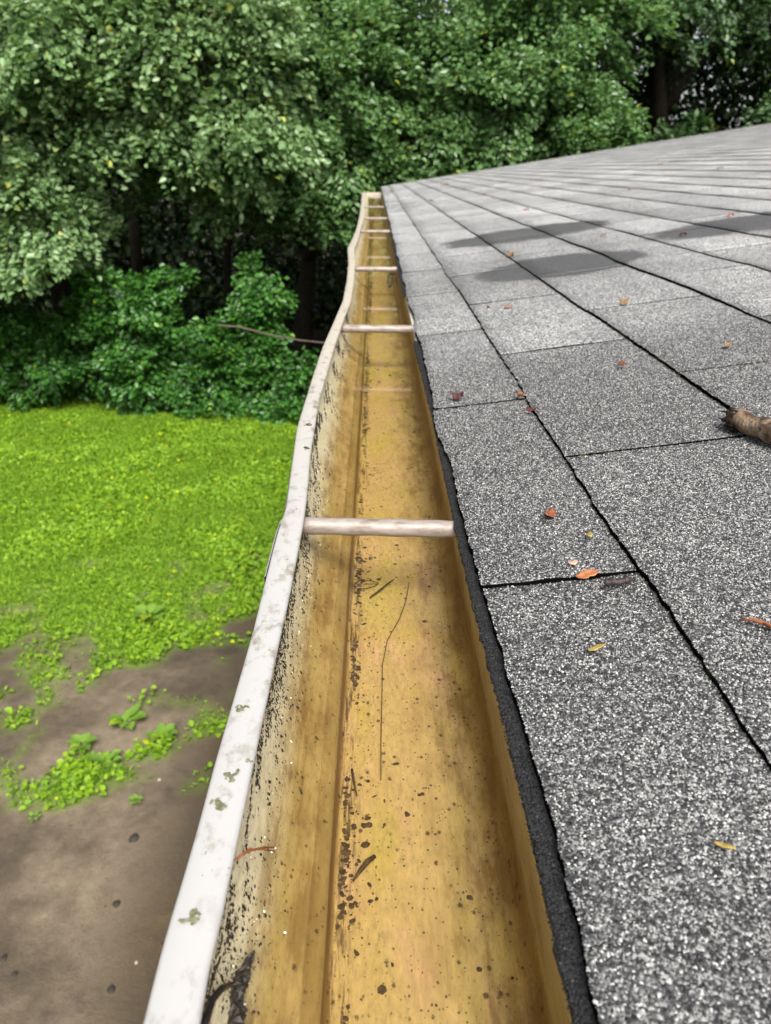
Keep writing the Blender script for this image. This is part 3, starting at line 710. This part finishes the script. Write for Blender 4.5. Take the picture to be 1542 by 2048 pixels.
def lump(name, p, s, mat, lab, cat, seed, flat=.5, group=None):
    m = MB(); import bmesh
    bm = bmesh.new(); bmesh.ops.create_icosphere(bm, subdivisions=2, radius=1)
    for v in bm.verts:
        k = 1+.5*(float(vnoise(np.array([[v.co.x*1.4+seed, v.co.y*1.4, v.co.z*1.4+seed]]))[0])-.5)
        v.co = Vector((v.co.x*s[0]*k, v.co.y*s[1]*k, v.co.z*s[2]*k))
    me = bpy.data.meshes.new(name); bm.to_mesh(me); bm.free(); me.materials.append(mat)
    o = link(name, me); o.location = p; return tag(o, lab, cat, group)
M['stone'] = simple('dark_wet_stone', (.030, .024, .018), .8, .4, 30)
_g = N('mineral_granule'); _r = _g.new('ShaderNodeNewGeometry').outputs['Random Per Island']
M['granule'] = _g.P(Base_Color=_g.ramp(_r, [(0, (.005,.005,.006)), (.40, (.024,.024,.026)), (.60, (.075,.075,.077)), (.80, (.19,.19,.186)), (1.0, (.48,.475,.46))]), Roughness=.6, Specular_IOR_Level=.5)
M['granule_dark'] = simple('dark_granule', (.010, .010, .011), .8, .8, 900, .4)
M['rot'] = simple('rotten_leaf_pulp', (.018, .013, .009), .55, .6, 500, .4, .5, .001)
M['crumb'] = simple('soil_crumb', (.07, .054, .038), .9, .6, 40)
M['pebble'] = simple('pale_pebble', (.35, .32, .28), .7, .2, 60)
for i, (px, py, s, mt, lab) in enumerate([(268, 1672, .026, 'stone', 'dark wet stone half buried in the bare soil below the weeds'), (232, 1803, .016, 'stone', 'small dark lump in the soil below the half buried stone'),
        (222, 1978, .016, 'stone', 'dark pebble on the shaded soil beside the gutter'), (8, 1918, .014, 'stone', 'dark clod at the left edge of the soil'),
        (30, 1952, .012, 'stone', 'dark clod just below the left edge clod'), (318, 1555, .008, 'pebble', 'tiny pale pebble on the soil right of the lone seedling'), (272, 1922, .006, 'pebble', 'tiny pale pebble on the dark soil near the gutter')]):
    p = on_level(px, py, 0); p.z = float(ground_z(np.array([p.x]), np.array([p.y]))[0])+.001
    lump('stone', p, (s, s*1.2, s*.45), M[mt], lab, 'stone', i*3.7)

n = 5200
x = rng.uniform(-2.6, -.35, n); y = rng.uniform(1.6, 4.6, n); mk = turf_mask(x, y); cl_ = fbm(np.stack([x*2.2, y*2.2, x*0+2], -1), 3)
ok = (mk < .5) & (cl_ > .44); x, y = x[ok], y[ok]; n = len(x)
# ------------------------------------------------------------------ grit and droplets on the gutter's inner wall
def wall_point(v, uu):
    """v along the run, uu index along PROF (float)"""
    i0 = np.clip(uu.astype(int), 0, len(PROF)-2); fr = uu-i0
    X = np.stack([np.interp(v, ys, r[0]) for r in rows], 0); Z = np.stack([np.interp(v, ys, r[1]) for r in rows], 0)
    j = np.arange(len(v))
    x = X[i0, j]*(1-fr)+X[i0+1, j]*fr; z = Z[i0, j]*(1-fr)+Z[i0+1, j]*fr
    dx = X[i0+1, j]-X[i0, j]; dz = Z[i0+1, j]-Z[i0, j]; nn = unit(np.stack([-dz, 0*dx, dx], -1))
    return np.stack([x, v, z], -1), nn
def flakes(name, P, Nn, size, mat, thick=.35):
    n = len(P); T = unit(np.cross(Nn, rng.normal(0, 1, (n, 3)))); B = np.cross(Nn, T)
    s = size[:, None]; asp = (.4+.6*rng.random(n))[:, None]
    ring = [P+(T*math.cos(a)+B*asp*math.sin(a))*s*(.6+.5*rng.random((n, 1)))+Nn*s*.03 for a in np.linspace(0, 2*math.pi, 7)[:-1]]
    topv = P+Nn*s*thick
    Vv = np.stack(ring+[topv], 1).reshape(-1, 3); b = np.arange(n)*7
    f = np.concatenate([np.stack([b+k, b+(k+1) % 6, b+6], -1) for k in range(6)])
    return mesh(name, Vv, f, mat)
o = flakes('soil_crumbs', np.stack([x, y, ground_z(x, y)], -1), np.tile((0, 0, 1.), (n, 1)), .0015+.006*rng.random(n)**5, M['crumb'], .6); tag(o, kind='stuff')
M['grit'] = simple('black_grit', (.022, .017, .013), .45, .6, 400, .5)
M['silt'] = simple('brown_silt_flake', (.055, .032, .012), .7, .6, 300, .3)
n = 60000
v = .03+rng.random(n)**1.3*1.35; uu = np.clip(1.0+np.abs(rng.normal(0, 1.9, n)), .6, 7.5)
dn = fbm(np.stack([v*18, uu*.5, v*0], -1), 4)*.65+fbm(np.stack([v*110+uu*3, uu*1.3, v*0+3], -1), 4)*.62+.09*(v > .25)*(v < .5)-.06*(v > .6)-.03*(v < .16)
ok = dn > .675; v, uu = v[ok], uu[ok]
P, Nn = wall_point(v, uu)
o = flakes('gutter_grit', P, Nn, (.00022+.0009*rng.random(len(P))**4)*(1+v*.9), M['grit'], .5); tag(o, kind='stuff')
# silt settled on the floor along the corner
n = 6500
v = .05+rng.random(n)**1.6*2.4; uu = 15.2+np.abs(rng.normal(0, .5, n))+(rng.random(n) < .22)*rng.random(n)*4.2
dn = fbm(np.stack([v*20, uu*.9, v*0+7], -1), 4)*.7+fbm(np.stack([v*90, uu*3, v*0+1], -1), 2)*.5
ok = dn > .64; v, uu = v[ok], np.minimum(uu[ok], 20.5)
P, Nn = wall_point(v, uu)
o = flakes('floor_silt', P, Nn, (.0003+.0020*rng.random(len(P))**3.5)*(1+v*.5), M['silt'], .22); tag(o, kind='stuff')
n = N('droplet'); M['drop'] = n.P(Base_Color=(.9, .9, .9), Roughness=.08, Specular_IOR_Level=1.0)
n = 70
v = .1+rng.random(n)**1.5*.6; uu = 4.2+rng.normal(0, .9, n)+rng.random(n)*1.6
P, Nn = wall_point(v, np.clip(uu, 2, 8))
o = flakes('water_droplets', P, Nn, .0003+.0004*rng.random(n), M['drop'], .9); tag(o, kind='stuff')

# mineral granules of the nearest shingles and of the starter edge
nrm = np.array([-RT, 0, 1.])/math.hypot(RT, 1)
o = flakes('granules', GP+nrm*.0001, unit(np.tile(nrm, (len(GP), 1))+rng.normal(0, .25, (len(GP), 3))), .00042+.00042*rng.random(len(GP)), M['granule'], .75); o.parent = house; tag(o, kind='stuff')
n = 15000
gy_ = .08+rng.random(n)*.8; ge = np.interp(gy_, [.13, .2, .285, .44, .71, 1.06], [.0545, .0548, .0538, .0520, .0530, .0500]); gx_ = ge-.0006+rng.random(n)**1.3*.013
gp_ = np.stack([gx_, gy_, CAMZ-(RA-RT*gx_)-.0012-(gx_ < ge)*rng.random(n)*.003], -1)
o = flakes('starter_granules', gp_, unit(np.tile(nrm, (n, 1))+rng.normal(0, .3, (n, 3))), .0004+.0004*rng.random(n), M['granule_dark'], .75); o.parent = house; tag(o, kind='stuff')
# lichen rosettes on the lip
M['lichen'] = simple('lichen', (.13, .135, .075), .95, .55, 500, .1, .6, .001)
for (px, py, s) in [(486,1416,.0042),(464,1551,.0046),(436,1611,.0045),(381,1836,.0042),(498,1522,.002),(614,850,.006),(612,897,.005),(572,1245,.002)]:
    p = on_level(px, py, LIPZ+.0004); k = 300
    an = rng.random(k)*2*math.pi; rr = s*np.sqrt(rng.random(k))*(.6+.4*np.sin(an*3+px)); rr = np.where(rng.random(k) < .35, s*(.7+.3*rng.random(k))*(.75+.35*np.sin(an*2+py)), rr); drop = np.sin(an*1.5+py*.37) > -.55
    Pq = np.stack([p.x+np.cos(an)*rr*.75, p.y+np.sin(an)*rr*.8, np.full(k, p.z+.0003)], -1)
    mt = M['lichen'] if py > 1000 else M['silt']
    Pq = Pq[drop]; k = len(Pq)
    o = flakes('lichen', Pq, np.tile((0, 0, 1.), (k, 1)), s*(.04+.14*rng.random(k)**2), mt, .5); o.parent = gut
    o['label'] = 'grey green lichen rosette on the lip' if py > 1000 else 'dark moss spot on the lip'

# ------------------------------------------------------------------ litter
def litter_mat(name, col): return simple(name, col, .6, .45, 250, .4, .4, .001)
M['rust'] = litter_mat('rusty_brown_leaf', (.15, .045, .018)); M['orange'] = litter_mat('orange_bract', (.33, .125, .05))
M['wine'] = litter_mat('dark_red_leaf', (.075, .022, .02)); M['tan'] = litter_mat('tan_leaf', (.22, .13, .065)); M['yellow'] = litter_mat('yellow_fleck', (.26, .19, .05))
M['pink'] = litter_mat('pinkish_bract', (.55, .30, .22)); M['catkin'] = litter_mat('dark_catkin', (.028, .018, .018)); M['needle'] = litter_mat('red_brown_needle', (.20, .065, .025))
def roof_frame(p):
    nrm = Vector((-RT, 0, 1)).normalized(); ax = Vector((1, 0, RT)).normalized(); return nrm, ax, Vector((0, 1, 0))
def litter(name, px, py, L, Wd, ang, mat, lab, cat='leaf', curl=.5, group='dry leaves and husks on the shingles'):
    p = on_roof(px, py, .005); nrm, ax, ay = roof_frame(p)
    d = ax*math.cos(ang)+ay*math.sin(ang); t = nrm.cross(d)
    nu, nv = 9, 5; Vv = []
    for i in range(nu+1):
        s = i/nu; w = Wd*.5*(math.sin(math.pi*min(1, s*.92+.05))**.7)*(1+.18*math.sin(i*2.4+px)); bend = curl*Wd*math.sin(math.pi*s)*.22+Wd*.10*math.sin(s*7+py)+Wd*.05*math.sin(s*15+px)
        for j in range(nv):
            q = (j/(nv-1)-.5)*2
            Vv.append(Vector((0, 0, 0))+d*(L*(s-.5))+t*(w*q+Wd*.12*math.sin(s*4+px))+nrm*(bend+curl*w*abs(q)**1.5*.45+.0004))
    Ff = [(i*nv+j, (i+1)*nv+j, (i+1)*nv+j+1, i*nv+j+1) for i in range(nu) for j in range(nv-1)]
    o = mesh(name, [tuple(v) for v in Vv], Ff, M[mat], None, True); o.location = p
    sm = o.modifiers.new('thickness', 'SOLIDIFY'); sm.thickness = .0006
    return tag(o, lab, cat, group)
def pxm(px, py): p = on_roof(px, py); return (p-Vector((0, 0, CAMZ))).length/FPX
LT = [('dry_leaf', 1101, 1030, 30, 15, -.9, 'rust', 'curled rust brown leaf lying alone on the first shingle course beside the ferrule', .9),
      ('seed_husk', 1176, 1152, 52, 17, .35, 'orange', 'bright orange husk stuck in the nearest dark shingle joint', .6),
      ('seed_husk', 1147, 1126, 22, 8, .2, 'pink', 'small pinkish husk just beyond the bright orange husk', .4),
      ('leaf_fleck', 1193, 1296, 42, 9, .3, 'yellow', 'thin yellow fleck on the shingle in front of the orange husk', .15),
      ('leaf_fleck', 1450, 1692, 40, 9, -.6, 'yellow', 'yellow fleck on the nearest shingle at the lower right', .15),
      ('dry_leaf', 917, 797, 22, 15, 1.0, 'wine', 'dark wine red leaf at the joint by the gutter edge', 1.1),
      ('seed_husk', 1041, 792, 12, 20, .3, 'orange', 'tiny orange husk where the first course ends, right of the wine red leaf', .5),
      ('dry_leaf', 1063, 821, 12, 10, .9, 'wine', 'tiny dark red leaf scrap below the tiny orange husk', .6),
      ('dry_leaf', 1246, 731, 18, 14, .2, 'rust', 'small brown leaf on the second course left of the fallen stick', .8),
      ('dry_leaf', 1248, 607, 18, 16, .8, 'tan', 'tan curled leaf on the third course below the wet patch', 1.0),
      ('dry_leaf', 1457, 693, 24, 12, .5, 'tan', 'tan leaf on the roof above the fallen stick', .8),
      ('seed_husk', 1016, 615, 24, 9, .1, 'orange', 'flat orange husk on the second course under the lower wet patch', .4),
      ('dry_leaf', 977, 615, 9, 9, .1, 'rust', 'brown scrap left of the flat orange husk', .6),
      ('dry_leaf', 1022, 512, 16, 14, .4, 'tan', 'tan leaf at the left tip of the lower wet patch', .9),
      ('dry_leaf', 1206, 472, 16, 8, .1, 'tan', 'pale tan leaf right of the upper wet patch', .6),
      ('dry_leaf', 1461, 431, 18, 8, .1, 'orange', 'orange leaf lying on the right hand wet patch', .6),
      ('dry_leaf', 1262, 379, 18, 7, .2, 'tan', 'tan leaf far up the roof above the two wet patches', .6),
      ('dry_leaf', 1053, 419, 16, 7, .2, 'orange', 'orange scrap above the left end of the upper wet patch', .5),
      ('dry_leaf', 1335, 343, 26, 5, .1, 'orange', 'thin orange leaf high on the roof', .3),
      ('dry_leaf', 1440, 337, 18, 5, .1, 'wine', 'dark leaf high on the roof at the right', .5),
      ('dry_leaf', 863, 402, 12, 6, .1, 'wine', 'dark scrap on the far roof near the eave', .7),
      ('dry_leaf', 1060, 359, 18, 6, .3, 'orange', 'orange leaf at the far end of the roof, middle', .5),
      ('dry_leaf', 783, 384, 20, 7, .3, 'orange', 'orange leaf at the far eave corner of the roof', .5),
      ('dry_leaf', 893, 370, 16, 6, .3, 'orange', 'orange leaf near the far rake left of the middle', .5),
      ('dry_leaf', 968, 386, 18, 5, .3, 'pink', 'pinkish leaf on the far roof between two orange leaves', .5),
      ('dry_leaf', 1320, 330, 12, 6, .3, 'tan', 'tan leaf by the thin orange leaf high on the roof', .6),
      ('dry_leaf', 1366, 470, 18, 8, .3, 'wine', 'dark curled leaf under the right hand wet patch', .9),
      ('leaf_fleck', 1180, 1070, 16, 8, .3, 'yellow', 'faint yellow fleck right of the curled rust brown leaf', .2)]
for (nm, px, py, l, w, an, mt, lab, cu) in LT:
    k = pxm(px, py); g = math.sin(math.atan2(-ray(px, py)[2], ray(px, py)[1]))
    litter(nm, px, py, l*k*(.85 if py > 760 else .7), w*k*(.7 if py > 760 else .5)/max(.4, g), an, mt, lab, {'dry_leaf': 'leaf', 'seed_husk': 'husk', 'leaf_fleck': 'leaf scrap'}[nm], cu)
# dark catkin
p = on_roof(1236, 1168, .006); m = MB(); kk = pxm(1236, 1168)
m.tube([p+Vector((kk*(-26+i*5.2), .0006*math.sin(i), .0016+RT*kk*(-26+i*5.2))) for i in range(11)], [kk*(2 if i in (0, 10) else 6.5*(1+.3*math.sin(i*2.6))) for i in range(11)], 8, .25)
tag(m.build('catkin', M['catkin'], None, True, origin=tuple(p)), 'dark knobbly catkin beside the bright orange husk', 'catkin')
# red brown twig at the right edge
p = on_roof(1478, 1240, .006); q = on_roof(1575, 1262, .006); m = MB()
m.tube([p, p.lerp(q, .3)+Vector((0, 0, .002)), p.lerp(q, .6)+Vector((0, 0, .001)), q], [.0004, .0009, .0011, .0009], 6, .2)
m.tube([p.lerp(q, .45)+Vector((0, 0, .0015)), q+Vector((0, -.006, .001))], [.0007, .0006], 5, .2)
tag(m.build('conifer_needle', M['needle'], None, True, origin=tuple(p)), 'red brown forked needle at the right edge of the shingles', 'needle')
# broken stick resting on the shingles, running out of frame
n = N('stick_bark'); c = n.coord(); f1 = n.noise(n.mapping(c, (40, 90, 90)), 1.0, 5, .65); f2 = n.noise(c, 45, 4)
col = n.ramp(f1, [(.32, (.07,.048,.032)), (.5, (.22,.155,.105)), (.7, (.36,.27,.19))]); col = n.mix(n.smooth(f2, .50, .62), col, (.05, .032, .022))
M['stick'] = n.P(Base_Color=col, Roughness=.9, Specular_IOR_Level=.2, Normal=n.bump(f1, .8, .006))
M['stickend'] = simple('rotten_wood_end', (.022, .014, .009), .9, .6, 200, .2, .8, .004)
s0 = on_roof(1470, 838, .0105); s1 = on_roof(1720, 925, .0125)
st = thing('fallen_stick', s0, 'broken pale brown stick with a dark torn end resting on the shingles at right', 'stick')
m = MB(); K = 22; kx = pxm(1470, 838); rs = kx*19
m.tube([s0.lerp(s1, i/K)+Vector((0, .001*math.sin(i*.9), .0012*math.sin(i*1.3))) for i in range(K+1)], [rs*(.92+.03*math.sin(i*1.1)+(.06 if i == 7 else 0)) for i in range(K+1)], 18, .04)
m.build('branch_wood', M['stick'], st, True, origin=tuple(s0))
m = MB(); dirs = (s1-s0).normalized()
for i in range(150):
    an = random.random()*6.28; rr = rs*random.uniform(.2, 1.0); a_ = dirs.cross(Vector((0, 0, 1))).normalized(); b_ = dirs.cross(a_)
    o_ = s0+a_*math.cos(an)*rr+b_*math.sin(an)*rr; l = random.uniform(.1, 1.0)**2*rs*1.5
    m.tube([o_+dirs*rs*.8, o_-dirs*l*.5+Vector((0, 0, random.uniform(-.001, .001))), o_-dirs*l+a_*random.uniform(-.2, .2)*rs], [rs*.15, rs*.09, rs*.015], 5, .5)
m.build('torn_end', M['stickend'], st, False, origin=tuple(s0))

# ------------------------------------------------------------------ things lying in the gutter
def in_gutter(px, py, zr): return on_level(px, py, LIPZ+zr)
a = in_gutter(468, 1726, -.008); b = in_gutter(552, 1706, -.030); m = MB()
for k in range(2):
    m.tube([a+Vector((0, .0005*k, .001)), a.lerp(b, .35)+Vector((0, .001*k, .004)), a.lerp(b, .7)+Vector((0, -.001*k, .0045)), b+Vector((0, .001-.002*k, .002))], [.0002, .00045, .0004, .00015], 5, .2)
tag(m.build('conifer_needle', M['needle'], None, True, origin=tuple(a)), 'bright orange brown needle pair hanging over the stained wall of the gutter', 'needle')
m = MB(); p0 = in_gutter(510, 1900, -.030); p1 = in_gutter(470, 1985, -.034); p2 = in_gutter(470, 2100, -.036)
pp = [(p0.lerp(p1, i/13) if i < 13 else p1.lerp(p2, (i-13)/13))+Vector((random.uniform(-.0006, .0006), 0, random.uniform(-.0003, .0005))) for i in range(27)]
m.tube(pp, [.0004+.0026*min(1, i/11)*random.uniform(.65, 1.2) for i in range(27)], 11, .38)
tag(m.build('rotten_leaf', M['rot'], None, False, origin=tuple(p0)), 'black rotten leaf plastered on the near inner wall of the gutter', 'leaf')
m = MB(); p0 = in_gutter(462, 1968, -.024); p1 = in_gutter(425, 2005, -.018); p2 = in_gutter(398, 2075, -.012)
m.tube([p0, p0.lerp(p1, .5)+Vector((0, 0, .002)), p1+Vector((0, 0, .001)), p1.lerp(p2, .5), p2], [.0008, .0011, .0012, .0012, .001], 8, .1)
tag(m.build('twig', M['black'], None, True, origin=tuple(p0)), 'curved black twig at the near end of the gutter wall', 'twig')
FZ = -.0770
def sunk(name, pts, rad, mat, lab, cat):
    m = MB(); q = [in_gutter(x_, y_, FZ+.0016) for x_, y_ in pts]; m.tube(q, rad, 6, .2)
    tag(m.build(name, M[mat], None, True, origin=tuple(q[0])), lab, cat)
sunk('twig', [(740, 1195), (760, 1180), (775, 1168), (788, 1158)], [.0006, .0009, .0006, .0003], 'silt', 'short dark twig under water near the first ferrule', 'twig')
sunk('twig', [(706, 1762), (722, 1740), (735, 1722), (750, 1712)], [.0005, .0011, .0014, .0009], 'silt', 'dark bent twig on the gutter floor in the nearest stretch of water', 'twig')
sunk('twig', [(704, 1538), (708, 1565), (714, 1592)], [.0007, .0006, .0004], 'silt', 'thin dark stalk on the gutter floor by the corner', 'twig')
sunk('rootlet', [(818, 1165), (812, 1200), (800, 1235), (775, 1280), (765, 1330), (764, 1400), (762, 1480), (762, 1560)], [.00025]*8, 'silt', 'long hair thin rootlet trailing along the gutter floor', 'rootlet')
# skeleton leaf outline under the water
m = MB(); c0 = in_gutter(733, 1168, FZ+.0012); k = pxm(733, 1168)*1.15
loop = [c0+Vector((math.cos(t)*25*k*(1+.15*math.sin(4*t)), math.sin(t)*20*k*(1-.45*math.cos(t))*(1+.18*math.sin(7*t)), .0003*math.sin(3*t))) for t in np.linspace(0, 2*math.pi, 19)]
m.tube(loop, .0003, 5, .4, False); m.tube([loop[9], c0, loop[0]], .0002, 5, .2)
tag(m.build('skeleton_leaf', M['silt'], None, True, origin=tuple(c0)), 'brown skeleton leaf under water beside the short dark twig', 'leaf')
# dark curled tendril by the third ferrule
m = MB(); q = [in_gutter(x_, y_, -.012) for x_, y_ in ((792, 548), (778, 548), (775, 560), (779, 574), (784, 566), (784, 552))]
m.tube(q, [.0008, .0015, .0016, .0018, .0014, .0008], 6, .1)
m.tube([in_gutter(x_, y_, -.012) for x_, y_ in ((792, 553), (790, 560), (795, 566))], [.001, .002, .0012], 6, .2)
tag(m.build('tendril', M['black'], None, True, origin=tuple(q[0])), 'black curled tendril hanging at the roof side of the third ferrule', 'tendril')
